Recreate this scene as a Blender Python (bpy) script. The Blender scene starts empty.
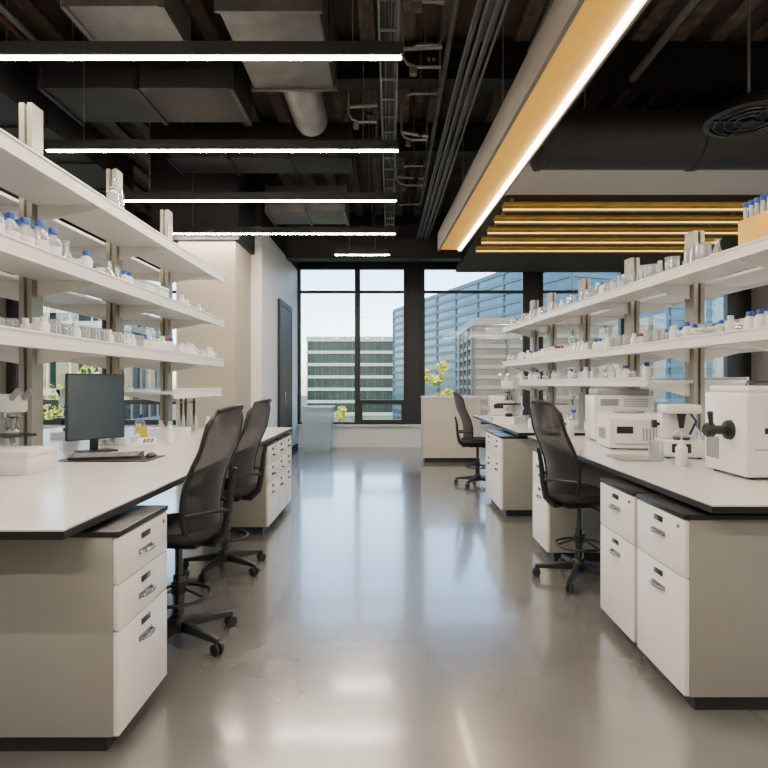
import bpy, bmesh, math, random
from mathutils import Vector, Matrix
R=random.Random(7)
SC=bpy.context.scene
COL=SC.collection
pi=math.pi
# ---------------------------------------------------------------- materials
def M(name,col,rough=.5,metal=0.,var=.08,scale=8.,emis=None,es=0.,alpha=1.,bump=0.,spec=None):
    m=bpy.data.materials.new(name); m.use_nodes=True
    nt=m.node_tree; N=nt.nodes; L=nt.links
    b=N['Principled BSDF']
    tc=N.new('ShaderNodeTexCoord'); nz=N.new('ShaderNodeTexNoise'); nz.inputs['Scale'].default_value=scale
    nz.inputs['Detail'].default_value=4
    L.new(tc.outputs['Object'],nz.inputs['Vector'])
    cr=N.new('ShaderNodeValToRGB'); e=cr.color_ramp.elements
    e[0].position=.3; e[1].position=.7
    e[0].color=tuple(max(0,c*(1-var)) for c in col)+(1,)
    e[1].color=tuple(min(1,c*(1+var)) for c in col)+(1,)
    L.new(nz.outputs['Fac'],cr.inputs['Fac']); L.new(cr.outputs['Color'],b.inputs['Base Color'])
    b.inputs['Roughness'].default_value=rough; b.inputs['Metallic'].default_value=metal
    if spec is not None: b.inputs['Specular IOR Level'].default_value=spec
    if emis: 
        b.inputs['Emission Color'].default_value=tuple(emis)+(1,); b.inputs['Emission Strength'].default_value=es
    if alpha<1: b.inputs['Alpha'].default_value=alpha
    return m
def Mglass(name,tint=(.95,.98,.98),g=.1,rough=.03,dif=0.,dcol=(.9,.9,.9)):
    m=bpy.data.materials.new(name); m.use_nodes=True
    nt=m.node_tree; N=nt.nodes; L=nt.links; N.clear()
    o=N.new('ShaderNodeOutputMaterial'); t=N.new('ShaderNodeBsdfTransparent'); t.inputs[0].default_value=tint+(1,)
    gl=N.new('ShaderNodeBsdfGlossy'); gl.inputs['Roughness'].default_value=rough
    lw=N.new('ShaderNodeLayerWeight'); lw.inputs['Blend'].default_value=.25
    ma=N.new('ShaderNodeMath'); ma.operation='MULTIPLY_ADD'; ma.inputs[1].default_value=.6; ma.inputs[2].default_value=g
    L.new(lw.outputs['Facing'],ma.inputs[0])
    mx=N.new('ShaderNodeMixShader'); L.new(ma.outputs[0],mx.inputs[0]); L.new(t.outputs[0],mx.inputs[1]); L.new(gl.outputs[0],mx.inputs[2])
    last=mx
    if dif:
        d=N.new('ShaderNodeBsdfDiffuse'); d.inputs[0].default_value=dcol+(1,)
        m2=N.new('ShaderNodeMixShader'); m2.inputs[0].default_value=dif
        L.new(mx.outputs[0],m2.inputs[1]); L.new(d.outputs[0],m2.inputs[2]); last=m2
    L.new(last.outputs[0],o.inputs[0]); return m

def Mfloor():
    m=M('polished_concrete',(.150,.146,.140),.3,0,.16,1.3)
    nt=m.node_tree;N=nt.nodes;L=nt.links;b=N['Principled BSDF']
    [n for n in N if n.type=='TEX_NOISE'][0].inputs['Detail'].default_value=3
    b.inputs['Roughness'].default_value=.235
    b.inputs['IOR'].default_value=2.7
    b.inputs['Coat Weight'].default_value=.6; b.inputs['Coat Roughness'].default_value=.09
    return m
floorM=Mfloor()
wallM=M('cool_white_paint',(.74,.745,.74),.5,var=.02)
creamM=M('cream_plaster',(.40,.355,.285),.7,var=.03)
whiteW=M('white_paint',(.75,.75,.73),.5,var=.02)
darkW=M('dark_steel_paint',(.014,.014,.015),.5,var=.2)
ceilM=M('dark_deck',(.06,.05,.042),.9,var=.5,scale=2)
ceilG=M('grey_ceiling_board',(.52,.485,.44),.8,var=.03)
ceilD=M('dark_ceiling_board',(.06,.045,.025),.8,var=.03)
blackM=M('black_paint',(.012,.012,.0125),.55,var=.2)
ductM=M('galvanised_duct',(.15,.147,.143),.45,.4,.2,5)
ductL=M('silver_flexible_duct',(.42,.41,.40),.45,.5,.2,5)
pipeM=M('conduit_grey',(.2,.195,.19),.4,.5,.15)
pipeC=M('copper_pipe',(.2,.12,.07),.4,.6,.15)
topM=M('white_laminate',(.66,.645,.61),.2,var=.02)
edgeM=M('black_edge',(.010,.010,.011),.35)
cabS=M('greige_cabinet',(.29,.282,.255),.5,var=.02)
cabF=M('ivory_drawer_front',(.83,.81,.765),.35,var=.02)
chromeM=M('brushed_chrome',(.45,.45,.45),.25,1.,.05)
chromeD=M('dark_chrome',(.10,.10,.10),.25,1.,.05)
aluM=M('aluminium_post',(.33,.305,.265),.4,.3,.06)
shelfM=M('white_shelf',(.82,.805,.78),.35,var=.02)
plasB=M('black_plastic',(.012,.012,.013),.45,var=.1)
fabM=M('black_fabric',(.014,.014,.015),.85,var=.3,scale=80)
meshM=Mglass('black_mesh',(.18,.18,.185),.0,.6,.45,(.016,.016,.018))
instW=M('white_instrument',(.83,.82,.80),.3,var=.02)
instG=M('grey_instrument',(.30,.31,.32),.4,var=.05)
screenM=M('screen_glass',(.02,.026,.03),.12,var=.1,scale=2,emis=(.09,.12,.13),es=.4)
glassM=Mglass('clear_lab_glass',(.78,.82,.84),.2,.04,.22,(.85,.88,.9))
paneM=Mglass('window_pane',(.93,.97,.98),.015,.01)
frostM=Mglass('frosted_acrylic',(.85,.9,.92),.1,.3,.55,(.8,.85,.87))
binM=Mglass('translucent_blue_plastic',(.7,.84,.92),.08,.2,.4,(.62,.76,.85))
blueC=M('blue_cap',(.02,.08,.4),.4); redC=M('red_cap',(.45,.03,.02),.4); whC=M('white_cap',(.82,.82,.82),.4)
amberB=M('amber_glass',(.16,.05,.01),.15)
plW=M('milky_plastic',(.8,.8,.78),.4,var=.02)
liqM=Mglass('clear_liquid',(.75,.85,.88),.05,.02,.25,(.7,.8,.84))
orangeM=M('orange_plastic',(.95,.50,.03),.4)
paperM=M('paper_label',(.85,.84,.8),.8)
yellowM=M('yellow_plastic',(.8,.6,.05),.5)
lampM=M('led_diffuser',(1,.95,.9),.5,emis=(1,.86,.70),es=195)
lampW=M('warm_led_diffuser',(1,.9,.7),.5,emis=(1,.82,.58),es=50)
amberL=M('amber_led_strip',(1,.8,.4),.5,emis=(1,.76,.34),es=3)
amberM=M('amber_wood_baked_glow',(.66,.38,.05),.45,var=.12,scale=5,emis=(1,.5,.04),es=.42)  # emission stands in for the strip's light grazing the amber panel
amberD=M('dark_amber_wood_baked_glow',(.36,.21,.04),.5,var=.2,scale=5,emis=(1,.5,.04),es=.03)  # faint emission paints the strip's glow onto the baffle boards
grayB=M('taupe_fascia',(.20,.175,.15),.6,var=.05)
# ---------------------------------------------------------------- mesh builder
class MB:
    def __init__(s): s.bm=bmesh.new()
    def _bx(s,vs,bev):
        fs=[s.bm.faces.new([vs[i] for i in f]) for f in((0,3,2,1),(4,5,6,7),(0,1,5,4),(1,2,6,5),(2,3,7,6),(3,0,4,7))]
        if bev:
            ed=set(e for f in fs for e in f.edges)
            bmesh.ops.bevel(s.bm,geom=list(ed),offset=bev,segments=2,affect='EDGES',profile=.5)
    def box(s,x0,x1,y0,y1,z0,z1,bev=0):
        if x0>x1:x0,x1=x1,x0
        if y0>y1:y0,y1=y1,y0
        vs=[s.bm.verts.new(p) for p in((x0,y0,z0),(x1,y0,z0),(x1,y1,z0),(x0,y1,z0),(x0,y0,z1),(x1,y0,z1),(x1,y1,z1),(x0,y1,z1))]
        s._bx(vs,bev); return s
    def hexa(s,pts,bev=0):
        s._bx([s.bm.verts.new(p) for p in pts],bev); return s
    def tube(s,pts,r,seg=8,closed=False):
        P=[Vector(p) for p in pts]; n=len(P); rs=r if isinstance(r,(list,tuple)) else [r]*n
        rings=[];up=None
        for i,p in enumerate(P):
            a=P[(i-1)%n] if (closed or i>0) else p; b=P[(i+1)%n] if (closed or i<n-1) else p
            t=(b-a).normalized()
            if up is None:
                up=t.orthogonal().normalized()
            up=(up-t*up.dot(t)); up.normalize(); v=t.cross(up)
            rings.append([s.bm.verts.new(p+(up*math.cos(2*pi*k/seg)+v*math.sin(2*pi*k/seg))*rs[i]) for k in range(seg)])
        m=n if closed else n-1
        for i in range(m):
            A=rings[i];B=rings[(i+1)%n]
            off=0
            if closed and i==n-1:
                off=min(range(seg),key=lambda o:(A[0].co-B[o].co).length)
            for k in range(seg):
                s.bm.faces.new((A[k],A[(k+1)%seg],B[(k+1+off)%seg],B[(k+off)%seg]))
        if not closed:
            s.bm.faces.new(rings[0][::-1]); s.bm.faces.new(rings[-1])
        return s
    def lathe(s,prof,c=(0,0,0),axis='Z',seg=20):
        rings=[];cx,cy,cz=c
        for r,z in prof:
            ring=[]
            if r<1e-5: r=1e-4
            for k in range(seg):
                a=2*pi*k/seg; x,y=r*math.cos(a),r*math.sin(a)
                if axis=='Z':p=(cx+x,cy+y,cz+z)
                elif axis=='Y':p=(cx+y,cy+z,cz+x)
                else:p=(cx+z,cy+x,cz+y)
                ring.append(s.bm.verts.new(p))
            rings.append(ring)
        for A,B in zip(rings,rings[1:]):
            for k in range(seg): s.bm.faces.new((A[k],A[(k+1)%seg],B[(k+1)%seg],B[k]))
        s.bm.faces.new(rings[0][::-1]); s.bm.faces.new(rings[-1]); return s
    def prism(s,poly,a0,a1,axis='X'):
        def P(a,u,v): return (a,u,v) if axis=='X' else ((u,a,v) if axis=='Y' else (u,v,a))
        A=[s.bm.verts.new(P(a0,u,v)) for u,v in poly];B=[s.bm.verts.new(P(a1,u,v)) for u,v in poly];n=len(poly)
        s.bm.faces.new(A[::-1]);s.bm.faces.new(B)
        for k in range(n): s.bm.faces.new((A[k],A[(k+1)%n],B[(k+1)%n],B[k]))
        return s
    def sheet(s,fn,nu,nv):
        g=[[s.bm.verts.new(fn(i/nu,j/nv)) for j in range(nv+1)] for i in range(nu+1)]
        for i in range(nu):
            for j in range(nv): s.bm.faces.new((g[i][j],g[i+1][j],g[i+1][j+1],g[i][j+1]))
        return s
    def done(s,name,mat,parent=None,smooth=True,label=None,recalc=True):
        if recalc: bmesh.ops.recalc_face_normals(s.bm,faces=s.bm.faces)
        if smooth:
            for f in s.bm.faces:f.smooth=True
            for e in s.bm.edges:
                if len(e.link_faces)==2 and e.calc_face_angle(0)>.6:e.smooth=False
        me=bpy.data.meshes.new(name);s.bm.to_mesh(me);s.bm.free()
        me.materials.append(mat)
        o=bpy.data.objects.new(name,me);COL.objects.link(o)
        if parent:o.parent=parent
        if label:o['label']=label
        return o
def thing(name,label,cat,loc=(0,0,0),rz=0,group=None,sc=1):
    e=bpy.data.objects.new(name,None);COL.objects.link(e);e.empty_display_size=.1
    e.location=loc;e.rotation_euler=(0,0,rz);e.scale=(sc,)*3
    e['label']=label;e['category']=cat
    if group:e['group']=group
    return e
def tag(o,label,cat,group=None):
    o['label']=label;o['category']=cat
    if group:o['group']=group
    return o
def struct(o):
    o['kind']='structure';return o
def cp(root,loc,rz=None,group=None,label=None,sc=None):
    def rec(o,par):
        c=o.copy();COL.objects.link(c)
        if par:c.parent=par
        for ch in list(o.children):rec(ch,c)
        return c
    n=rec(root,None);n.location=loc
    if rz is not None:n.rotation_euler=(0,0,rz)
    if group:n['group']=group
    if label:n['label']=label
    if sc:n.scale=(sc,)*3
    return n
# ---------------------------------------------------------------- room shell
XL,XR,YB,YF,ZC=-8.5,8.,-4.,12.4,5.2
ZR=5.13
struct(MB().box(XL-.2,XR+.2,YB-.2,YF+.2,-.1,0).done('floor',floorM,smooth=False))
struct(MB().box(XL-.2,XR+.2,YB-.2,YF+.2,ZC,ZC+.3).done('ceiling',ceilM,smooth=False))
struct(MB().box(XL-.2,XR+.2,YB-.2,YB,0,ZC).done('wall_back',creamM,smooth=False))
w=MB()
w.box(XL,XR,YF,YF+.2,0,.5); w.done('wall_front',whiteW,smooth=False)['kind']='structure'
w=MB(); w.box(XL,XR,YF,YF+.2,4.0,ZC)
for a,b in ((XL,-8.2),(-6.3,-6.0),(-4.2,-2.04),(.36,.71),(2.99,3.32),(5.15,5.42),(7.5,XR)): w.box(a,b,YF,YF+.2,.5,4.0)
w.done('wall_front_header',darkW,smooth=False)['kind']='structure'
struct(MB().box(-2.04,XR,YF-.12,YF,.47,.51).box(-2.04,XR,YF-.03,YF,0,.1).done('trim_1',whiteW,smooth=False))
nwin=[0]
def window(axis,a0,a1,z0,z1,f,trans=(),mull=()):
    nwin[0]+=1
    m=MB();t=.06
    def bx(u0,u1,w0,w1,d0=-.05,d1=.1):
        if axis=='X': m.box(u0,u1,f+d0,f+d1,w0,w1)
        else: m.box(f+d0,f+d1,u0,u1,w0,w1)
    bx(a0,a0+t,z0,z1);bx(a1-t,a1,z0,z1);bx(a0+t,a1-t,z0,z0+t);bx(a0+t,a1-t,z1-t,z1)
    for z in trans:
        h=.05 if z<1.2 else .025
        bx(a0+t,a1-t,z-h,z+h)
        if z<1.2:
            bx(a0+t,a0+t+.05,z0+t,z-h);bx(a1-t-.05,a1-t,z0+t,z-h);bx(a0+t+.05,a1-t-.05,z0+t,z0+t+.05)
    for u in mull:bx(u-.025,u+.025,z0+t,z1-t,-.04,.09)
    o=struct(m.done('window_%d'%nwin[0],darkW,smooth=False))
    g=MB()
    if axis=='X':g.box(a0+t,a1-t,f+.02,f+.03,z0+t,z1-t)
    else:g.box(f+.02,f+.03,a0+t,a1-t,z0+t,z1-t)
    g.done('glass',paneM,o,smooth=False)
window('X',-2.04,-.72,.5,4.0,YF,(3.44,))
window('X',-.72,.36,.5,4.0,YF,(3.44,1.0))
window('X',.71,2.99,.5,4.0,YF,(3.44,))
window('X',3.32,5.15,.5,4.0,YF,(3.44,1.9))
window('X',5.42,7.5,.5,4.0,YF,(3.44,))
window('X',-8.2,-6.3,.5,4.0,YF,(3.44,1.0))
window('X',-6.0,-4.2,.5,4.0,YF,(3.44,1.0))
for nm,X0,X1,f in(('wall_left',XL-.2,XL,XL-.1),('wall_right',XR,XR+.2,XR+.1)):
    w=MB();w.box(X0,X1,YB,YF,0,.8);w.box(X0,X1,YB,YF,3.6,ZC);w.box(X0,X1,YB,-1,.8,3.6)
    for y in(2.2,5.4,8.6,11.8):w.box(X0,X1,y,y+.6,.8,3.6)
    struct(w.done(nm,creamM,smooth=False))
    for y in(-1,2.8,6.0,9.2): window('Y',y,{-1:2.2,2.8:5.4,6.0:8.6,9.2:11.8}[y],.8,3.6,f,(2.9,),((y+1.4),))
struct(MB().box(-3.4,-2.04,8.9,YF,0,3.9).done('wall_core',wallM,smooth=False))
struct(MB().box(-3.03,-2.21,8.0,8.897,0,3.45).done('wall_column',creamM,smooth=False))
struct(MB().box(-3.4,-2.04,8.9,YF,3.901,ZC).box(-3.4,-2.15,7.95,8.897,3.451,ZC).done('wall_soffit',blackM,smooth=False))
struct(MB().box(-2.037,-2.02,9.0,10.1,0,.1).box(-2.037,-2.02,11.45,12.3,0,.1).done('baseboard_left',darkW,smooth=False))
d=struct(MB().box(-2.038,-1.99,10.15,10.25,0,2.95).box(-2.038,-1.99,11.3,11.4,0,2.95).box(-2.038,-1.99,10.25,11.3,2.85,2.95).box(-2.038,-2.02,10.25,11.3,0,2.85).done('door_1',darkW,smooth=False))
MB().box(-2.02,-1.995,10.26,11.29,.01,2.84).done('door_leaf',M('dark_walnut',(.035,.014,.008),.45),d,smooth=False)
MB().tube([(-1.995,10.4,1.0),(-1.94,10.4,1.0),(-1.94,10.4,1.25),(-1.995,10.4,1.25)],.01).done('handle',chromeM,d)
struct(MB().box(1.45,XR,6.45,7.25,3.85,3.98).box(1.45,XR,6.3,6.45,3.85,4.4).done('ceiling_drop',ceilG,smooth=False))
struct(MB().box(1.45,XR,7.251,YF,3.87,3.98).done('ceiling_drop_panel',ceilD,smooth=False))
# ---------------------------------------------------------------- ceiling services
def beam(y,z0,z1,x0=XL,x1=XR,lab='black steel beam spanning under the roof deck'):
    m=MB();m.box(x0,x1,y-.11,y+.11,z0,z0+.03);m.box(x0,x1,y-.11,y+.11,z1-.03,z1);m.box(x0,x1,y-.012,y+.012,z0+.03,z1-.03)
    tag(m.done('steel_beam',blackM,smooth=False),lab,'beam','roof beams')
for y in(1.6,4.0,6.2):beam(y,4.72,ZR-.001)
beam(8.1,4.72,ZR-.001,-2.0,XR)
tag(MB().box(-2.03,1.4,10.9,11.2,3.85,4.5).done('steel_beam',blackM,smooth=False),'deep black painted box girder before the windows','beam')
m=MB()
for i in range(40):
    x=XL+.2+i*.42
    m.box(x,min(x+.16,XR),YB,YF,ZR,ZC)
ribs=m.done('ceiling_deck_ribs',M('deck_ribs',(.13,.10,.075),.85,var=.4),smooth=False);struct(ribs)
def snap(x): return XL+.28+.42*round((x-XL-.28)/.42)
def wire(e,lx,ly,z0,zt,mat,r=.004,nm='suspension_wire'):
    MB().tube([(lx,ly,z0),(lx,ly,zt)],r,6).done(nm,mat,e)
def ductprof(L,r,step=.12):
    p=[(r*.98,0)];z=0
    while z<L-step:
        p+=[(r,z+.01),(r,z+step*.5),(r*.955,z+step*.6),(r*.955,z+step-.01)];z+=step
    p.append((r*.98,L));return p
dct=thing('ventilation_duct','silver-grey ribbed round duct hung under the deck','duct',(-.95,3.0,4.68))
MB().lathe(ductprof(1.35,.30,.07),(0,0,0),'Y',28).done('flexible_section',ductL,dct)
MB().box(-.4,.4,1.36,2.55,-.36,.2,.03).done('plenum',ductM,dct)
for y in(1.37,1.95,2.54):MB().box(-.42,.42,y-.015,y+.015,-.38,.22).done('duct_flange',ductM,dct)
MB().lathe(ductprof(1.2,.2,.07),(0,2.56,-.1),'Y',24).done('flexible_section',ductL,dct)
for y in(1.6,2.3):
    for x in(-.3,.3):wire(dct,x,y,.2,ZR-4.68,pipeM,.008,'hanger_rod')
def rectduct(x0,x1,y0,y1,z0,z1,lab,mat=blackM):
    e=thing('ventilation_duct',lab,'duct')
    MB().box(x0,x1,y0,y1,z0,z1,.01).done('duct_body',mat,e)
    if x1-x0>y1-y0:
        n=int((x1-x0)/1.1)+1
        for i in range(n+1):
            x=x0+(x1-x0)*i/n;MB().box(x-.02,x+.02,y0-.02,y1+.02,z0-.02,z1+.02).done('duct_flange',mat,e)
    else:
        n=int((y1-y0)/1.1)+1
        for i in range(n+1):
            y=y0+(y1-y0)*i/n;MB().box(x0-.02,x1+.02,y-.02,y+.02,z0-.02,z1+.02).done('duct_flange',mat,e)
    for x in(x0+.1,x1-.1):wire(e,x,(y0+y1)/2,z1,ZR,pipeM,.008,'hanger_rod')
rectduct(-2.75,-.5,6.95,7.45,4.2,4.6,'black rectangular air duct with flanges')
rectduct(-4.75,-3.6,3.0,7.8,4.1,4.5,'long black rectangular air duct with flanges',blackM)
rectduct(-2.5,-1.75,4.3,4.85,4.3,4.55,'small dark rectangular air duct',ductM)
rectduct(-1.9,-.7,8.6,9.3,4.05,4.45,'dark ventilation unit above the hallway',ductM)
rectduct(-3.3,-1.5,5.3,6.0,4.2,4.6,'wide black rectangular air duct',blackM)
e=thing('ventilation_duct','wide black round duct spanning over the bench','duct',(1.5,5.75,3.9))
MB().lathe([(.28,0),(.3,.01),(.3,.05),(.285,.06),(.285,1.6),(.3,1.61),(.3,1.66),(.285,1.67),(.285,3.3),(.3,3.31),(.3,3.36),(.285,3.37),(.285,5.5)],(0,0,0),'X',28).done('duct_body',blackM,e)
for x in(.5,3):wire(e,x,0,.28,ZR-3.9,pipeM,.008,'hanger_rod')
for i in range(7):
    x=.62+i*.036; z=4.2+.03*(i%2)
    m=MB();m.tube([(x+.12,1.0,z),(x,5,z),(x-.1,10.8,z)],.013,8)
    tag(m.done('conduit_pipe',pipeM if i%3 else ductM),'long thin grey electrical conduit along the ceiling','pipe','conduit bundle')
for i,(x,z,r,mt) in enumerate(((.03,4.5,.045,ductM),(-.04,4.66,.03,pipeM),(.57,4.68,.03,ductM),(-3.4,4.69,.03,pipeM),(-3.5,4.69,.025,pipeC),(1.7,4.66,.05,ductM),(2.6,4.67,.04,pipeM))):
    yb=10.8 if -.5<x<1.3 else 5.7 if x<0 else 6.0
    m=MB();m.tube([(x,1.2,z),(x,yb,z)],r,10)
    y=2.5
    while y<yb-.2: m.lathe([(r*1.3,0),(r*1.3,.05)],(x,y,z),'Y',10);y+=1.7
    tag(m.done('service_pipe',mt),'straight service pipe with couplings under the deck','pipe','ceiling service pipes')
def cable_tray(x0,x1,y0,y1,z):
    m=MB();m.box(x0,x0+.015,y0,y1,z,z+.06);m.box(x1-.015,x1,y0,y1,z,z+.06)
    y=y0+.1
    while y<y1:m.box(x0+.015,x1-.015,y,y+.025,z,z+.015);y+=.35
    e=tag(m.done('cable_tray',ductM,smooth=False),'grey steel ladder cable tray holding cables','cable tray')
    for k in range(4):
        x=x0+.04+k*(x1-x0-.08)/3
        m=MB();pts=[(x+R.uniform(-.012,.012),y0+(y1-y0)*i/12,z+.03+R.uniform(0,.01)) for i in range(13)]
        m.tube(pts,.012,6).done('cable',blackM,e)
    for yy in(y0+1,(y0+y1)/2,y1-1):wire(e,x0+.01,yy,z+.06,ZR,pipeM,.006,'hanger_rod')
cable_tray(-.09,.07,3.5,10.5,4.12)
cable_tray(1.3,1.5,3.0,5.3,4.5)
tanM=M('grey_actuator',(.16,.145,.125),.6)
def valves(x,y,z,s=1,v=0):
    e=thing('valve_assembly','cluster of small pipes, elbows and valves','valve',(x,y,z),group='valve assemblies')
    t=ZR-z
    MB().tube([(-.2*s,0,t),(-.2*s,0,.1+v),(-.15*s,0,.03+v),(-.05*s,0,v),(.2*s,0,v)],.014,8).done('pipe',ductL,e)
    MB().tube([(.2*s,.06,t),(.2*s,.06,-.15),(.15*s,.06,-.22),(-.1*s,.06,-.22),(-.15*s,.1,-.22)],.012,8).done('pipe',pipeM,e)
    MB().tube([(0,.14,t),(0,.14,-.25+v)],.010,8).done('pipe',pipeC,e)
    MB().tube([(-.2*s,.05,.2),(.22*s,.05,.22-v)],.02,8).done('pipe',ductL,e)
    MB().lathe([(.01,-.06),(.01,-.02),(.04,-.02),(.04,.01)],(.1*s,0,.09+v),'Z',14).done('valve',chromeD,e)
    MB().box(-.13*s,-.05*s,-.04,.03,-.08+v,-.015+v,.01).done('actuator',tanM,e)
for p in((.3,5.3,4.40,.9,0),(.3,6.95,4.35,.8,.08),(-.32,6.5,4.44,.8,0),(.3,8.6,4.4,1,.05),(.3,4.6,4.44,.7,.1)):valves(*p)
e=thing('exhaust_fan','round black slotted ceiling diffuser on a rod','ceiling fan',(2.85,4.45,3.5))
MB().lathe([(.05,.16),(.2,.13),(.31,.04),(.32,0),(.28,-.01),(.28,.02),(.05,.06)],seg=32).done('shroud',blackM,e)
m=MB()
for r in(.24,.17,.1):m.tube([(r*math.cos(a*pi/14),r*math.sin(a*pi/14),-.012) for a in range(28)],.008,6,True)
m.lathe([(.05,-.03),(.05,.02)]).box(-.28,.28,-.008,.008,-.02,0).box(-.008,.008,-.28,.28,-.02,0);m.done('grille',chromeD,e)
wire(e,0,0,.12,ZR-3.5,pipeM,.012,'hanger_rod')
# ---------------------------------------------------------------- linear lights
def linlight(y,x0,x1,z=3.5,grp='suspended linear ceiling lights'):
    xc=(x0+x1)/2
    e=thing('linear_light','slim black suspended linear light with glowing diffuser','ceiling light',(xc,y,z),group=grp)
    h=(x1-x0)/2
    MB().box(-h,h,-.035,.035,.004,.09).done('housing',blackM,e,smooth=False)
    MB().box(-h+.01,h-.01,-.016,.016,-.003,.0038).done('diffuser',lampM,e,smooth=False)
    for x in(x0+.4,x1-.4):wire(e,snap(x)-xc,0,.09,ZR-z,pipeM)
for y in(3.61,5.05,6.43,7.84):linlight(y,-3.1,.08)
linlight(9.12,-.9,0)
for y in(-.8,.7,2.15):
    linlight(y,-3.1,.08);linlight(y,2.4,6.0)  # left rows continue the run; right rows are unseen, added to brighten the room
for y in(3.6,5.05,):linlight(y,3.6,6.4)  # unseen fixtures on the right side, added for more light
for y in(2.15,5.05,7.84):linlight(y,-8.3,-5.1)  # extra far-left fixtures, added to lift the room's light level
ang=math.atan((1.22-.96)/(8.06-2.77))
e=thing('light_channel','suspended taupe channel with amber underside and glowing strip','ceiling light',(.96,8.0,3.3),ang)
L=-8.2
MB().box(-.28,-.25,L,0,0,.25).box(.055,.075,L,0,.0,.25).box(-.25,.055,L,0,.2,.25).done('channel_fascia',grayB,e,smooth=False)
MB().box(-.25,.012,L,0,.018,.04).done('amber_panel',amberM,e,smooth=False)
MB().box(.018,.042,L,-.01,.004,.03).done('diffuser',lampW,e,smooth=False)
for y in(-1,-3,-5):wire(e,-.1,y,.25,ZR-3.3-.02,pipeM,.006)
for i in range(5):
    y=7.45+i*.58
    e=thing('amber_baffle','amber wooden ceiling baffle with glowing strip','ceiling baffle',(0,y,3.68),group='amber ceiling baffles')
    MB().box(1.5,5.4,-.10,.10,.085,.11).box(1.5,5.4,-.015,.015,.01,.085).box(1.6,1.64,-.015,.015,.11,.189).box(4.9,4.94,-.015,.015,.11,.189).done('baffle_board',amberD,e,smooth=False)
    MB().box(1.5,5.4,-.0245,-.0152,.03,.042).done('diffuser',amberL,e,smooth=False)
# ---------------------------------------------------------------- benches
def bench(x0,x1,y0,y1,lab,z=.9):
    e=thing('lab_bench',lab,'bench',group='white lab benches')
    MB().box(x0,x1,y0,y1,z-.006,z).done('worktop',topM,e,smooth=False)
    MB().box(x0-.002,x1+.002,y0-.002,y1+.002,z-.034,z-.0062).done('worktop_edge',edgeM,e,smooth=False)
    m=MB()
    m.box(x0+.75,x0+.8,y0+.15,y1-.15,z-.09,z-.034);m.box(x1-.8,x1-.75,y0+.15,y1-.15,z-.09,z-.034)
    m.done('support_rail',aluM,e,smooth=False)
    n=max(2,int((y1-y0)/1.8)+1)
    for i in range(n):
        y=y0+.15+(y1-y0-.35)*i/(n-1)
        for x in((x0+x1)/2-.45,(x0+x1)/2+.4):
            MB().box(x,x+.05,y,y+.05,0,z-.0345,.004).done('leg',aluM,e)
    return e
bench(-3.8,-1.12,1.92,6.45,'long white laminate lab bench with black edge')
bench(1.33,3.9,2.31,5.4,'white laminate lab bench with black edge and pedestals')
bench(1.33,3.9,5.8,9.0,'white laminate lab bench behind the nearer bench')
def pedestal_proto(w,d,h,loc,rz,lab,splits,):
    e=thing('pedestal_cabinet',lab,'cabinet',loc,rz,'drawer pedestals')
    MB().box(-d,-.022,-w/2,w/2,.07,h-.022,.004).done('body',cabS,e)
    MB().box(-d,.003,-w/2-.003,w/2+.003,h-.0218,h,.003).done('top_panel',edgeM,e)
    MB().box(-d+.04,-.06,-w/2+.03,w/2-.03,0,.07).done('plinth',blackM,e,smooth=False)
    for z0,z1 in splits:
        dr=MB().box(-.0218,0,-w/2+.002,w/2-.002,z0,z1,.003).done('drawer',cabF,e)
        zh=z1-.105
        m=MB().tube([(0,-.058,zh),(.014,-.052,zh+.004),(.026,-.03,zh+.006),(.03,0,zh+.006),(.026,.03,zh+.006),(.014,.052,zh+.004),(0,.058,zh)],.006,8)
        m.box(-.0005,.003,-.062,.062,zh-.008,zh+.014,.001);m.done('handle',chromeM,dr,label='small chrome bow handle')
        MB().box(0,.005,-.04,.04,z1-.052,z1-.028,.001).done('label_holder',chromeD,dr)
    MB().lathe([(.009,0),(.009,.004),(.006,.006)],(.0,w/2-.05,h-.06),'X',12).done('lock',chromeM,e)
    return e
H=.845
p3=pedestal_proto(.46,.62,H,(-1.02,2.335,0),0,'greige pedestal with three ivory drawers under the bench',[(H-.20,H-.027),(H-.375,H-.206),(.073,H-.381)])
p=pedestal_proto(.46,.62,H,(1.25,2.605,0),pi,'greige pedestal with two ivory drawers under the bench',[(H-.27,H-.027),(.073,H-.276)])
for y in(5.4,5.82,6.23):
    q=cp(p3,(-1.13,y,0),0);q.scale=(1,.86,1)
cp(p,(1.25,3.1,0),pi)
cp(p,(1.24,4.64,0),pi)
cp(p,(1.17,6.13,0),pi);cp(p,(1.17,6.62,0),pi)
for y in(2.4,2.9,5.4,5.9): cp(p,(-3.75,y,0),pi)
e=thing('counter_cabinet','pale beige half-height storage block by the windows','cabinet',(0,0,0))
MB().box(.59,1.62,10.0,10.6,.08,1.15).done('body',M('beige_laminate',(.5,.46,.39),.5,var=.03),e,smooth=False);MB().box(.57,1.64,9.98,10.62,1.15,1.18).done('top_panel',topM,e,smooth=False)
MB().box(.63,1.58,10.04,10.56,0,.08).done('plinth',blackM,e,smooth=False)
e=thing('storage_bin','translucent bluish tall plastic bin below the window','bin',(-1.5,11.7,0))
MB().prism([(-.27,.0),(.27,.0),(.31,.90),(-.31,.90)],-.25,.25,'Y').done('bin_body',binM,e,smooth=False);MB().box(-.33,.33,-.27,.27,.901,.94,.01).done('lid',frostM,e)
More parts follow.
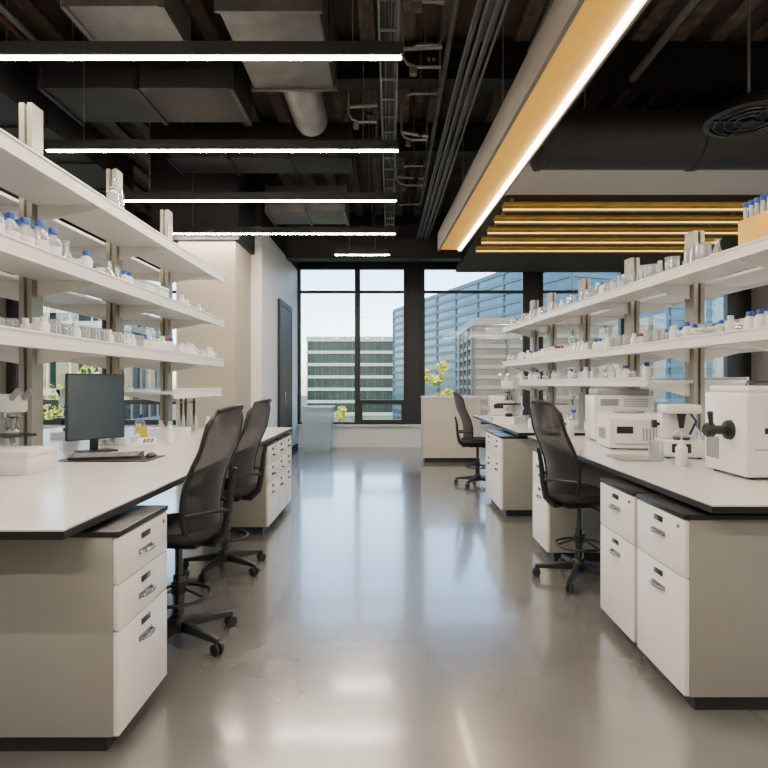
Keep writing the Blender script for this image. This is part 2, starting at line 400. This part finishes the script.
# ---------------------------------------------------------------- shelving racks
def rack(loc,rz,levels,posts,ztop,lab,depth=.45,lip=(.065,.04)):
    e=thing('shelving_rack',lab,'shelf',loc,rz)
    xp=depth+.045
    for y in posts:
        m=MB();m.box(xp-.044,xp-.012,y-.06,y+.06,.9,ztop);m.box(xp+.012,xp+.044,y-.06,y+.06,.9,ztop);m.box(xp-.012,xp+.012,y-.03,y+.03,.9,ztop-.002)
        m.box(xp-.07,xp+.07,y-.08,y+.08,.9,.91)
        m.done('upright',aluM,e,smooth=False)
    for (z,y0,y1) in levels:
        for side in(0,1):
            xa,xb=(0,depth-.002) if side==0 else (2*xp-depth+.002,2*xp)
            m=MB();m.box(xa,xb,y0,y1,z-.022,z)
            if side==0:
                m.box(xa-.016,xa,y0,y1,z-lip[0],z+lip[1],.003);m.box(xa-.024,xa-.016,y0,y1,z-lip[0],z-lip[0]+.014);m.box(xa-.024,xa-.016,y0,y1,z+lip[1]-.012,z+lip[1])
            else:m.box(xb,xb+.016,y0,y1,z-lip[0],z+lip[1],.003)
            m.done('shelf',shelfM,e)
            for y in posts:
                if y<y0 or y>y1:continue
                if side==0:poly=[(xb-.001,z-.13),(xb-.001,z-.0225),(xa+.004,z-.0225),(xa+.004,z-.045)]
                else:poly=[(xa+.001,z-.13),(xa+.001,z-.0225),(xb-.004,z-.0225),(xb-.004,z-.045)]
                MB().prism(poly,y-.012,y+.012,'Y').done('bracket',shelfM,e,smooth=False)
    return e
rack((-1.94,0,0),pi,[(z,-6.5,-1.9) for z in(2.63,2.12,1.66)]+[(1.33,-6.4,-5.0)],(-6.1,-4.95,-3.8,-2.65),3.28,'white two-sided shelving on aluminium uprights over the bench',lip=(.062,.030))
ra=math.atan(.091);RO=Vector((2.12,3.15,0))
rack(tuple(RO),ra,[(2.20,-1,5.05),(1.70,-1,5.05),(1.43,1.2,5.05)],(-.75,.25,1.25,2.2,3.25,4.25,4.9),2.6,'white two-sided shelving on aluminium uprights, holding glassware',depth=.36,lip=(.05,.025))
def RP(x,y,z):
    return Vector((RO.x+x*math.cos(ra)-y*math.sin(ra),RO.y+x*math.sin(ra)+y*math.cos(ra),z))
# ---------------------------------------------------------------- glassware prototypes
protos={}
def mk(kind,loc,rz=0,sc=1,group=None,label=None):
    if kind in protos: return cp(protos[kind],loc,rz,group,label,sc)
    labs=dict(reagent_bottle='clear glass reagent bottle with blue screw cap',beaker='clear glass beaker with pouring rim',
      flask='clear conical glass flask with narrow neck',white_bottle='small white plastic bottle with white cap',red_bottle='small white plastic bottle with red cap',blue_bottle='small white plastic bottle with blue cap',
      amber_bottle='dark amber glass bottle with black cap',storage_box='white lidded storage box on the shelf',tube_rack='orange rack holding blue-capped sample tubes',
      jar='small clear jar with white lid',glass_bottle='clear glass bottle with glass stopper')
    cats=dict(reagent_bottle='bottle',beaker='beaker',flask='flask',white_bottle='bottle',red_bottle='bottle',blue_bottle='bottle',amber_bottle='bottle',storage_box='box',tube_rack='tube rack',jar='jar',glass_bottle='bottle')
    nm={'red_bottle':'plastic_bottle','white_bottle':'plastic_bottle','blue_bottle':'plastic_bottle'}.get(kind,kind)
    e=thing(nm,labs[kind],cats[kind],loc,rz,group,sc)
    def lt(p,n,m,seg=18):return MB().lathe(p,seg=seg).done(n,m,e)
    if kind=='reagent_bottle':
        lt([(.038,0),(.042,.005),(.042,.10),(.036,.125),(.018,.145),(.016,.165)],'body',glassM)
        lt([(.0385,.004),(.0395,.006),(.0395,.07)],'liquid',liqM)
        lt([(.021,.155),(.022,.158),(.022,.182),(.02,.185)],'cap',blueC);lt([(.0423,.04),(.0423,.085)],'paper_label',paperM)
    elif kind=='glass_bottle':
        lt([(.045,0),(.05,.006),(.05,.13),(.042,.155),(.017,.18),(.015,.205),(.021,.207),(.021,.213)],'body',glassM)
        lt([(.012,.214),(.016,.222),(.014,.24),(.004,.245)],'stopper',glassM)
    elif kind=='beaker':
        lt([(.035,0),(.038,.004),(.038,.105),(.042,.11),(.0385,.1095),(.036,.105),(.036,.006)],'body',glassM)
        lt([(.0355,.0065),(.0355,.04)],'liquid',liqM)
    elif kind=='flask':
        lt([(.042,0),(.046,.006),(.015,.09),(.014,.125),(.019,.13),(.013,.13),(.0135,.09),(.04,.008)],'body',glassM)
    elif kind in('white_bottle','red_bottle','blue_bottle'):
        lt([(.026,0),(.029,.004),(.029,.075),(.02,.09),(.014,.095)],'body',plW)
        lt([(.017,.0955),(.017,.118),(.015,.12)],'cap',{'w':whC,'r':redC,'b':blueC}[kind[0]])
    elif kind=='amber_bottle':
        lt([(.034,0),(.037,.004),(.037,.11),(.03,.13),(.014,.145)],'body',amberB);lt([(.018,.1455),(.018,.168)],'cap',blackM);lt([(.0373,.03),(.0373,.09)],'paper_label',paperM)
    elif kind=='storage_box':
        MB().box(-.12,.12,-.09,.09,0,.1,.006).done('body',plW,e);MB().box(-.125,.125,-.095,.095,.1002,.12,.004).done('lid',shelfM,e)
    elif kind=='jar':
        lt([(.026,0),(.028,.003),(.028,.05),(.024,.056)],'body',glassM);lt([(.027,.0565),(.027,.07),(.025,.072)],'lid',whC)
    elif kind=='tube_rack':
        MB().box(-.1,.1,-.13,.13,0,.15,.006).done('rack',orangeM,e)
        for i in range(6):
            for j in range(7):
                t=MB().lathe([(.009,.1505),(.009,.205)],(-.08+i*.032,-.105+j*.035,0),seg=8).done('tube',frostM,e)
                MB().lathe([(.011,.2055),(.011,.228)],(-.08+i*.032,-.105+j*.035,0),seg=8).done('tube_cap',blueC,t)
    protos[kind]=e;return e
def fill(fn,y0,y1,z,kinds,dens,group,depthr,sr=(1.0,1.3)):
    y=y0
    while y<y1:
        k=R.choice(kinds);big=k=='storage_box';s=1 if big else R.uniform(*sr)
        w={'storage_box':.20}.get(k,(.065 if k in('jar','white_bottle','red_bottle','blue_bottle') else .095)*s)
        if R.random()<dens:
            p=fn(R.uniform(*depthr) if not big else sum(depthr)/2,y+w/2,z+.0005)
            mk(k,p,0,s,group)
        y+=w+R.uniform(.003,.025)
LP=lambda x,y,z:Vector((-1.94-x,y,z))
mk('glass_bottle',LP(.08,4.12,2.6305),0,1.2,'bottles on the top shelf','clear glass bottle standing alone on top shelf')
for row in(.07,.18,.29):
    fill(LP,2.35,3.4,2.12,['reagent_bottle']*3+['white_bottle'],.97,'bottles on the middle shelf',(row,row+.005),(1.0,1.2))
fill(LP,3.45,4.45,2.12,['beaker','jar','flask','blue_bottle'],.9,'glassware on the middle shelf',(.07,.1),(1.15,1.35))
mk('storage_box',LP(.2,4.97,2.1205),0,1.15,'boxes on shelf');mk('storage_box',LP(.2,4.72,2.1205),0,1.15,'boxes on shelf')
fill(LP,5.2,6.3,2.12,['jar','beaker','white_bottle'],.7,'glassware on the middle shelf',(.08,.12))
for row in(.06,.16,.265,.375):
    fill(LP,3.2,4.5,1.66,['beaker','beaker','jar','white_bottle'],.97,'glassware on the lower shelf',(row,row+.004),(1.0,1.12))
for row in(.07,.17,.275):
    fill(LP,4.55,5.4,1.66,['white_bottle','jar','blue_bottle','white_bottle','red_bottle'],.95,'glassware on the lower shelf',(row,row+.005),(1.1,1.35))
    fill(LP,5.45,6.4,1.66,['white_bottle','jar','white_bottle'],.9,'glassware on the lower shelf',(row,row+.005))
fill(LP,3.0,6.0,1.66,['white_bottle','storage_box','beaker'],.6,'items on the far side shelf',(.67,.75))
fill(LP,2.6,6.0,2.12,['storage_box','reagent_bottle'],.5,'items on the far side shelf',(.67,.75))
mk('tube_rack',RP(.19,.13,2.2005),ra,1.35,None)
for y0,y1,ks,d in((.45,1.3,['beaker','flask','beaker','amber_bottle'],.9),(1.4,2.6,['beaker','flask','jar','blue_bottle'],.95),(2.8,4.9,['jar','beaker','white_bottle'],.85)):
    fill(RP,y0,y1,2.2,ks,d,'glassware on the top shelf',(.06,.09),(1.05,1.35))
    fill(RP,y0+.1,y1,2.2,['beaker','jar'],.6,'glassware on the top shelf',(.22,.25))
for row in(.06,.16,.265):
    fill(RP,-.3,1.3,1.70,['jar','beaker','blue_bottle','white_bottle'],.97,'glassware on the middle shelf',(row,row+.004),(1.05,1.15))
    fill(RP,1.4,5.0,1.70,['white_bottle','red_bottle','jar','blue_bottle','white_bottle','beaker'],.95,'bottles on the middle shelf',(row,row+.004),(1.0,1.15))
fill(RP,-.3,5.0,1.70,['white_bottle','jar','red_bottle'],.6,'items on the far side shelf',(.54,.6))
fill(RP,1.4,5.0,1.43,['white_bottle','jar','blue_bottle'],.8,'bottles on the low shelf',(.1,.2))
# ---------------------------------------------------------------- chairs
def chair(loc,rz,lab):
    e=thing('office_chair',lab,'chair',loc,rz,'black lab chairs')
    MB().lathe([(.03,.05),(.05,.06),(.055,.12),(.045,.14),(.03,.15)]).done('hub',plasB,e)
    for k in range(5):
        a=pi/2+k*2*pi/5+.2;c,s=math.cos(a),math.sin(a)
        def P(r,w,z):return (c*r-s*w,s*r+c*w,z)
        MB().hexa([P(.04,-.028,.07),P(.31,-.015,.062),P(.31,.015,.062),P(.04,.028,.07),P(.04,-.022,.125),P(.31,-.012,.085),P(.31,.012,.085),P(.04,.022,.125)],.005).done('leg',plasB,e)
        m=MB()
        for o in(-.016,.016):
            m2=[Vector(P(.30,o-.009,.03)),Vector(P(.30,o-.007,.03)),Vector(P(.30,o+.007,.03)),Vector(P(.30,o+.009,.03))]
            m.tube(m2,[.024,.03,.03,.024],14)
        m.tube([P(.30,-.02,.03),P(.30,.02,.03)],.006,6);m.tube([P(.30,0,.03),P(.30,0,.064)],.008,8)
        m.done('caster',plasB,e)
    MB().lathe([(.03,.14),(.03,.36),(.02,.362),(.02,.53)]).done('gas_lift',chromeD,e)
    m=MB();m.tube([(.165*math.cos(a*pi/16),.165*math.sin(a*pi/16),.25) for a in range(32)],.010,8,True)
    for k in range(3):
        a=k*2*pi/3+.4;m.tube([(.03*math.cos(a),.03*math.sin(a),.29),(.165*math.cos(a),.165*math.sin(a),.25)],.008,8)
    m.lathe([(.04,.265),(.04,.32)]);m.done('foot_ring',plasB,e)
    m=MB();m.box(-.09,.09,-.14,.12,.525,.57,.012);m.tube([(.09,.02,.545),(.2,.02,.54),(.23,.02,.545)],.007,8);m.box(.2,.26,.0,.04,.538,.55,.004);m.done('mechanism',plasB,e)
    m=MB();rings=[]
    def sup(a,rx,ry,n=3.2):
        c,s=math.cos(a),math.sin(a);return (rx*abs(c)**(2/n)*(1 if c>=0 else -1),ry*abs(s)**(2/n)*(1 if s>=0 else -1))
    for (k,z) in((.6,.572),(.93,.575),(1.0,.595),(1.0,.615),(.95,.635),(.7,.64),(.3,.636)):
        ring=[]
        for i in range(32):
            x,y=sup(2*pi*i/32,.245*k,.235*k);zz=z-.02*max(0,(y-.12)/.12)**2+(.01*(abs(x)/.24)**2)
            ring.append(m.bm.verts.new((x,y+.02,zz)))
        rings.append(ring)
    for A,B in zip(rings,rings[1:]):
        for i in range(32):m.bm.faces.new((A[i],A[(i+1)%32],B[(i+1)%32],B[i]))
    m.bm.faces.new(rings[0][::-1]);m.bm.faces.new(rings[-1]);m.done('seat',fabM,e)
    def bk(a,t):
        hw=.185+.055*math.sin(pi*min(1,max(0,.15+t*.75)))
        if t>.86:hw*=1-.30*((t-.86)/.14)**2
        if t<.12:hw*=1-.22*((.12-t)/.12)**2
        z=.60+.68*t-.02*a*a*(t>.9)
        y=-.20-.13*t+.045*math.sin(pi*min(1,t*1.5))-.03*max(0,t-.6)
        return Vector((a*hw,y+.055*a*a,z))
    b=MB();pts=[bk(-1+2*i/10,1) for i in range(11)]+[bk(1,1-i/16) for i in range(1,16)]+[bk(1-2*i/10,0) for i in range(11)]+[bk(-1,i/16) for i in range(1,16)]
    b.tube(pts,.013,8,True);bo=b.done('backrest',plasB,e)
    MB().sheet(lambda u,v:bk(-1+2*u,v),12,20).done('mesh_panel',meshM,bo,label='see-through black mesh fabric')
    m=MB();m.tube([(0,-.1,.55),(0,-.20,.545),(0,-.26,.60),(0,-.285,.72),(0,-.30,.86),(0,-.32,.95)],[.025,.028,.024,.02,.016,.012],10)
    for s in(-1,1):m.tube([(0,-.283,.72),(s*.1,-.26,.74),tuple(bk(s*.97,.2)+Vector((0,-.008,0)))],[.014,.012,.01],8)
    m.done('spine',plasB,bo)
    return e
c=chair((-1.15,3.05,0),pi/2-.12,'black mesh-back drafting chair pushed toward the bench')
cp(c,(-1.25,4.25,0),pi/2-.12);cp(c,(1.36,4.02,0),-pi/2+.2);cp(c,(1.22,7.8,0),-pi/2+.12)
# ---------------------------------------------------------------- bench objects
e=thing('computer_monitor','thin black desktop monitor on a stand','monitor',(-2.17,4.14,.9005),math.radians(52))
MB().box(-.12,.12,-.09,.09,0,.012,.004).done('stand_base',plasB,e)
MB().box(-.03,.03,.03,.05,.012,.26,.004).done('stand_neck',plasB,e)
MB().box(-.21,.21,-.005,.028,.09,.575,.008).done('bezel',plasB,e)
MB().box(-.202,.202,-.007,-.0052,.1,.567).done('screen',screenM,e,smooth=False)
tag(MB().box(-.3,.3,-.16,.16,0,.004,.001).done('desk_mat',plasB),'dark rectangular desk mat under the keyboard','desk mat').location=(-1.86,3.74,.9005)
def keyboard(loc,rz):
    e=thing('keyboard','slim dark computer keyboard on the desk mat','keyboard',loc,rz)
    MB().prism([(-.075,0),(.075,0),(.075,.03),(-.075,.012)],-.22,.22).done('keyboard_base',plasB,e,smooth=False)
    m=MB()
    for i in range(15):
        for j in range(5):
            z=.0145+.0028*j;m.box(-.205+i*.0275,-.205+i*.0275+.022,-.062+j*.025,-.062+j*.025+.02,z,z+.006)
    m.done('keys',instG,e,smooth=False)
keyboard((-1.90,3.76,.905),.25)
e=thing('computer_mouse','small black computer mouse','mouse',(-1.62,3.8,.905))
MB().lathe([(.02,0),(.035,.005),(.033,.018),(.022,.028),(.005,.032)],seg=18).done('shell',plasB,e);MB().box(-.003,.003,.012,.026,.026,.032,.001).done('scroll_wheel',instG,e);e.scale=(.9,1.4,1)
e=thing('equipment_case','low white rectangular plastic case on the bench','box',(-2.24,3.2,.9005))
MB().box(-.26,.26,-.14,.14,0,.095,.002).done('case_base',instW,e);MB().box(-.262,.262,-.142,.142,.0955,.13,.002).done('lid',instW,e);MB().box(-.04,.04,-.148,-.1422,.08,.11,.002).done('latch',instG,e)
def phone(loc,rz):
    e=thing('desk_telephone','white desk telephone with handset','telephone',loc,rz)
    MB().prism([(-.1,0),(.1,0),(.1,.06),(-.1,.025)],-.09,.09).done('phone_base',instW,e,smooth=False)
    MB().tube([(-.06,-.09,.065),(-.06,-.06,.075),(-.06,.06,.08),(-.06,.09,.075)],[.024,.016,.016,.024],10).done('handset',instW,e)
    m=MB()
    for i in range(3):
        for j in range(4):m.box(.0+i*.028,.02+i*.028,-.07+j*.025,-.052+j*.025,.035+j*.005,.043+j*.005)
    m.done('keypad',instG,e,smooth=False)
phone((-1.98,4.5,.9005),.3)
e=thing('document_tray','white basket holding papers and small supplies','tray',(-2.0,5.1,.9005))
m=MB();m.box(-.15,.15,-.11,.11,0,.008);
for a,b,c2,d2 in((-.15,.15,-.11,-.1),(-.15,.15,.1,.11),(-.15,-.14,-.1,.1),(.14,.15,-.1,.1)):m.box(a,b,c2,d2,.008,.10)
m.done('basket',instW,e,smooth=False);MB().box(-.12,.12,-.09,.09,.0082,.07).done('paper_stack',paperM,e,smooth=False)
tag(MB().box(-.05,.05,-.002,.002,0,.14).box(-.05,.05,.002,.04,0,.004).done('yellow_card',yellowM),'small upright yellow card on the bench','card').location=(-2.1,4.74,.9005)
def microscope(loc,rz,sc=1,lab='white laboratory microscope with black eyepieces',em=plasB):
    e=thing('microscope',lab,'microscope',loc,rz,None,sc)
    MB().prism([(-.13,0),(.13,0),(.13,.035),(.05,.055),(-.13,.05)],-.09,.09).done('base',instW,e,smooth=False)
    m=MB();m.tube([(0,.09,.05),(0,.11,.14),(0,.1,.25),(0,.05,.31),(0,-.02,.32)],[.05,.045,.043,.045,.05],12);m.done('arm',instW,e)
    MB().box(-.08,.08,-.1,.06,.15,.165,.004).done('stage',plasB,e)
    MB().lathe([(.02,.19),(.028,.24),(.045,.26),(.045,.28)],(0,-.02,0)).done('nosepiece',chromeM,e)
    for i in range(3):
        a=i*2.1;MB().tube([(0.022*math.cos(a),-.02+.022*math.sin(a),.25),(.035*math.cos(a),-.02+.035*math.sin(a),.185)],[.013,.009],10).done('objective',chromeM,e)
    MB().box(-.055,.055,-.07,.07,.28,.38,.015).done('head',instW,e)
    for s in(-1,1):MB().tube([(s*.03,-.05,.35),(s*.034,-.13,.40)],[.017,.015],12).done('eyepiece',em,e)
    for s in(-1,1):MB().lathe([(.028,0),(.028,.02),(.018,.022),(.018,.04)],(s*.035 if s>0 else -.075,.1,.12),'X',16).done('focus_knob',em,e)
    MB().lathe([(.03,.05),(.03,.075),(.02,.08)],(0,-.02,0)).done('condenser',plasB,e)
microscope((-2.37,3.5,.9005),1.1,1.15,'white laboratory microscope beside the low plastic case',instG);microscope((-3.05,5.3,.9005),.2,1.1)
microscope((1.54,7.2,.9005),-.6,1.55,'tall white laboratory microscope on the rear bench',instW)
e=thing('dispensing_unit','small white boxy laboratory dispenser with black knobs','laboratory instrument',(1.99,3.86,.9005),-.2)
MB().box(-.13,.13,-.13,.13,.01,.12,.012).done('base',instW,e);MB().box(-.11,.11,0,.12,.1202,.30,.012).done('column',instW,e);MB().box(-.11,.11,-.12,.12,.3002,.36,.012).done('head',instW,e)
MB().lathe([(.03,0),(.028,.03)],(-.16,.05,.22),'X',16).box(-.132,-.11,.04,.06,.21,.23).done('knob',plasB,e)
MB().tube([(0,-.06,.30),(0,-.06,.2)],[.03,.015],10).done('nozzle',plasB,e);MB().box(-.08,.04,-.1345,-.1302,.04,.10,.001).done('display_panel',plasB,e)
MB().tube([(.06,-.05,.3),(.08,-.1,.25),(.04,-.1,.16)],.008,8).done('hose',plasB,e)
MB().lathe([(.05,.1205),(.055,.13),(.055,.14)],(0,-.06,0)).done('sample_plate',chromeD,e)
for a in(-.1,.1):
    for b in(-.1,.1):MB().lathe([(.015,0),(.015,.0098)],(a,b,0),seg=10).done('foot',blackM,e)
e=thing('pipette_stand','metal stand holding hanging pipettes','pipette stand',(-2.15,5.9,.9005))
MB().lathe([(.09,0),(.09,.012),(.02,.02)]).done('base',instG,e);MB().tube([(0,0,.02),(0,0,.36)],.01,8).done('rod',chromeM,e)
MB().lathe([(.07,.30),(.07,.315)]).done('carousel',instG,e)
for k in range(5):
    a=k*2*pi/5;x,y=.085*math.cos(a),.085*math.sin(a)
    MB().tube([(x,y,.06),(x,y,.13),(x,y,.22),(x,y,.31),(x,y,.35)],[.004,.008,.013,.015,.008],8).done('pipette',instW if k%2 else blackM,e)
def grp(k,ls,z=.9005,g='small bench supplies',sc=1.2):
    for x,y in ls:mk(k,Vector((x,y,z)),0,sc,g)
grp('white_bottle',[(-2.2,4.6),(-2.28,4.72),(-2.25,5.5),(-2.0,6.15),(-2.25,5.02),(-2.2,6.3),(-2.33,6.3),(-1.95,6.3),(-2.1,5.35),(-1.86,4.74)]);grp('reagent_bottle',[(-2.35,4.6),(-2.32,5.2),(-2.8,3.2),(-2.85,3.4)])
grp('beaker',[(1.72,3.62)])
grp('white_bottle',[(1.7,5.28),(2.1,5.95),(1.6,8.7),(1.75,6.3),(1.85,6.4),(2.0,6.3)]);grp('blue_bottle',[(1.62,5.2),(1.7,6.5),(1.6,6.35)]);grp('reagent_bottle',[(2.24,4.13),(2.26,3.98),(1.85,8.75),(2.0,6.1)]);grp('red_bottle',[(1.75,6.75),(1.82,6.98)])
e=thing('rotary_microtome','tall white boxy laboratory instrument with black side knob','laboratory instrument',(2.12,3.1,.9005))
MB().box(-.27,.27,-.2,.2,.012,.455,.016).done('housing',instW,e)
MB().box(-.25,.25,-.18,.18,.4552,.49,.01).done('top_cover',instW,e)
MB().tube([(-.22,-.12,.489),(-.22,-.12,.51),(.0,-.12,.51),(.0,-.12,.489)],.008,8).done('carry_handle',chromeD,e)
m=MB()
m.lathe([(.025,-.10),(.025,-.02),(.05,-.018),(.055,0)],(-.2702,-.05,.25),'X',18);m.lathe([(.03,0),(.04,.012),(.04,.04),(.03,.045)],(-.405,-.05,.25),'X',18)
m.done('side_knob',plasB,e)
MB().tube([(-.37,-.05,.25),(-.39,-.08,.30),(-.40,-.09,.35)],[.014,.012,.016],8).done('lever_arm',plasB,e)
MB().lathe([(.03,0),(.03,.012),(.022,.016),(.022,.03)],(-.14,-.2305,.33),'Y',18).done('dial',plasB,e)
MB().box(.02,.2,-.206,-.2002,.22,.34,.002).done('control_panel',instG,e)
MB().box(-.23,.23,-.204,-.2002,.155,.16).done('seam',instG,e)
MB().box(-.18,-.06,-.206,-.2002,.24,.27,.002).done('button_strip',plasB,e)
MB().box(-.1,.1,-.206,-.2002,.06,.1,.002).done('nameplate',instG,e)
m=MB()
for i in range(7):m.box(-.2735,-.2702,.05+i*.018,.06+i*.018,.08,.2)
m.done('side_vent',instG,e,smooth=False)
for x in(-.22,.22):
    for y in(-.15,.15):MB().lathe([(.02,0),(.02,.012)],(x,y,0)).done('foot',blackM,e)
e=thing('wash_bottle','white plastic wash bottle with bent spout','bottle',(1.78,3.42,.9005))
MB().lathe([(.03,0),(.034,.006),(.034,.11),(.02,.13)]).done('body',plW,e);MB().lathe([(.022,.1305),(.022,.15),(.006,.16)]).done('cap',whC,e);MB().tube([(0,0,.155),(0,0,.2),(-.02,0,.215),(-.06,0,.19)],.004,6).done('spout',plW,e)
def centrifuge(loc,rz,sx=.42,sy=.38,h=.27):
    e=thing('centrifuge','compact white benchtop centrifuge with vented front','laboratory instrument',loc,rz,'benchtop centrifuges')
    x=sx/2;y=sy/2
    MB().prism([(-y,.01),(y,.01),(y,h),(-y+.04,h),(-y,h*.85)],-x,x).done('housing',instW,e,smooth=False)
    MB().lathe([(.11,h+.0005),(.12,h+.008),(.11,h+.018),(.04,h+.02)],(0,.04,0),seg=28).done('lid',instG,e)
    MB().box(-x+.05,-.04,-y-.006,-y-.0002,h*.45,h*.65,.002).done('display_panel',plasB,e)
    MB().box(-x+.04,x-.04,-y-.004,-y-.0002,h*.14,h*.17).done('seam',instG,e)
    m=MB()
    for i in range(6):m.box(.03+i*.025,.04+i*.025,-y-.005,-y-.0002,h*.25,h*.6)
    m.done('vent',instG,e,smooth=False)
    m=MB()
    for i in range(8):m.box(-x-.004,-x-.0002,-y+.12+i*.025,-y+.132+i*.025,h*.25,h*.55)
    m.done('side_vent',instG,e,smooth=False)
    for a in(-x+.04,x-.04):
        for b in(-y+.04,y-.04):MB().lathe([(.015,0),(.015,.0098)],(a,b,0),seg=10).done('foot',blackM,e)
    return e
centrifuge((1.91,4.45,.9005),-.1)
centrifuge((1.68,8.2,.9005),-.1,.45,.4,.33)
centrifuge((2.05,6.75,.9005),.1,.30,.3,.25)
e=thing('incubator','white benchtop incubator with top vents and small display','laboratory instrument',(2.05,5.03,.9005),-.1)
MB().box(-.25,.25,-.17,.17,.01,.40,.012).done('housing',instW,e)
MB().box(-.22,.22,-.15,.15,.4002,.455,.012).done('top_cover',instG,e)
MB().box(-.2,-.05,-.176,-.1702,.31,.37,.002).done('display_panel',instG,e)
m=MB()
for i in range(5):m.box(.0,.2,-.174,-.1702,.30+i*.016,.307+i*.016)
m.done('vent',instG,e,smooth=False)
for x in(-.2,.15):MB().box(x,x+.05,-.15,.15,0,.0098).done('foot',blackM,e)
tag(MB().box(-.1,.1,-.14,.14,0,.012,.002).done('notebook',instG),'thin grey closed notebook on the bench','notebook').location=(1.6,3.75,.9005)
# ---------------------------------------------------------------- outdoors
GZ=-7
grassM=M('distant_ground',(.07,.09,.04),.9,var=.4,scale=.05)
tag(MB().box(-250,250,13.5,400,GZ-.5,GZ).done('outdoor_ground',grassM,smooth=False),'green and paved ground outside the building','ground')
conc=M('pale_concrete',(.22,.23,.21),.8,var=.05,scale=.3);gl1=M('teal_office_glass',(.008,.02,.018),.3,.1,.4,.35,spec=.2);gl2=M('blue_office_glass',(.03,.07,.11),.15,.5,.45,.15);mul=M('dark_mullion',(.01,.015,.02),.5)
gl3=M('pale_office_glass',(.14,.2,.23),.2,.2,.3,.2);concP=M('light_concrete',(.3,.3,.29),.8)
steelL=M('light_mullion',(.03,.06,.09),.5)
def building(loc,rz,w,d,h,fl,bay,glm,bandm,mulm,bandh,lab,proj=.35):
    e=thing('office_building',lab,'building',loc,rz)
    MB().box(0,w,0,d,0,h).done('glazing',glm,e,smooth=False)
    m=MB();z=0
    while z<=h-.2:
        m.box(-proj,w+proj,-proj,d+proj,z,z+bandh);z+=fl
    m.box(-proj,w+proj,-proj,d+proj,h,h+.6);m.done('floor_band',bandm,e,smooth=False)
    m=MB();x=0
    while x<=w:m.box(x-.08,x+.08,-.22,0,0,h);x+=bay
    y=0
    while y<=d:
        m.box(-.22,0,y-.08,y+.08,0,h);m.box(w,w+.22,y-.08,y+.08,0,h);y+=bay
    m.done('mullion',mulm,e,smooth=False)
building((-22,150,GZ),0,23.5,20,20.5,3.3,2.0,gl1,conc,mul,.8,'grey-green glazed office block with concrete bands')
a=math.atan2(66-125,22-.5)
building((.8,122,GZ),a,60,25,24,1.5,7.5,gl2,steelL,steelL,.55,'long dark blue glass office building with slim bands',.15)
building((6.6,44,GZ),0,14,10,13.0,.8,2.6,M('bronze_glass',(.035,.028,.02),.3,.2,.5,.4),M('brown_louvre',(.075,.065,.05),.5),mul,.3,'lower dark bronze glass office building behind trees',.12)
building((-75,60,GZ),0,45,15,16,3.6,2.4,gl1,conc,conc,.7,'grey office block with concrete bands')
building((-70,-10,GZ),0,20,60,24,3.6,2.4,gl3,concP,concP,1.0,'grey office block with concrete bands')
building((52,-10,GZ),0,20,50,18,3.6,2.4,gl3,concP,concP,.8,'pale glass office block with concrete bands')
lfY=M('yellow_green_leaves',(.32,.31,.02),.8,var=.5,scale=2);lfG=M('green_leaves',(.07,.10,.02),.8,var=.3,scale=2);bark=M('bark',(.1,.07,.05),.9)
def tree(x,y,zt,r,mat,lab):
    e=thing('tree',lab,'tree',(x,y,GZ))
    h=zt-GZ
    MB().tube([(0,0,0),(.1,0,h*.4),(0,0,h*.85)],[.25,.18,.05],8).tube([(.1,0,h*.4),(r*.5,.1,h*.75)],[.1,.04],6).tube([(.1,0,h*.45),(-r*.5,-.1,h*.8)],[.1,.04],6).done('trunk',bark,e)
    m=MB();blobs=[(Vector((R.uniform(-.95,.95)*r,R.uniform(-.6,.6)*r,h-r*.7-R.random()*r*2.6)),r*R.uniform(.28,.5)) for _ in range(15)]
    blobs.append((Vector((r*.2,0,h-r*.4)),r*.35))
    for i in range(3600):
        c0,rr=R.choice(blobs)
        v=Vector((R.gauss(0,1),R.gauss(0,1),R.gauss(0,1))).normalized()*(R.random()**.4)
        c=c0+v*rr;s=R.uniform(.04,.11)
        a=Vector((R.gauss(0,1),R.gauss(0,1),R.gauss(0,1))).normalized();b=a.orthogonal().normalized()
        m.bm.faces.new([m.bm.verts.new(c+a*s),m.bm.verts.new(c+b*s),m.bm.verts.new(c-a*s),m.bm.verts.new(c-b*s)])
    m.done('foliage',mat,e,smooth=False,recalc=False)
tree(3.5,40,3.1,1.3,lfY,'yellow-green leafy tree outside the windows')
tree(-4.2,46,-.3,1.1,lfY,'small yellow-green tree outside the windows');tree(-9,70,-1,2.5,lfG,'dark green tree outside the windows')
tree(1.5,64,-1.0,2.0,lfG,'dark green tree outside the windows');tree(-3.8,60,-1.5,2.0,lfG,'dark green tree outside the windows')
tree(-22,40,3,3,lfY,'yellow-green leafy tree outside the windows')
# ---------------------------------------------------------------- world / sun
wd=bpy.data.worlds.new('World');SC.world=wd;wd.use_nodes=True
N=wd.node_tree.nodes;Lk=wd.node_tree.links;bg=N['Background']
sk=N.new('ShaderNodeTexSky');sk.sky_type='NISHITA';sk.sun_disc=False;sk.sun_elevation=math.radians(38);sk.sun_rotation=math.radians(190);sk.air_density=1.1;sk.dust_density=1.2
Lk.new(sk.outputs[0],bg.inputs[0]);bg.inputs[1].default_value=1.1
s=bpy.data.lights.new('sun','SUN');s.energy=8;s.angle=.01;s.color=(1,.95,.86);so=bpy.data.objects.new('sun',s);COL.objects.link(so)
so.rotation_euler=(math.radians(52),0,math.radians(-18));so.location=(0,-20,30)
# ---------------------------------------------------------------- camera
cam=bpy.data.cameras.new('camera');co=bpy.data.objects.new('camera',cam);COL.objects.link(co)
co.location=(0,0,1.4);co.rotation_euler=(pi/2,0,0);cam.lens=560/768*36;cam.sensor_width=36;cam.shift_x=-6/768;cam.clip_start=.05;cam.clip_end=1000
SC.camera=co
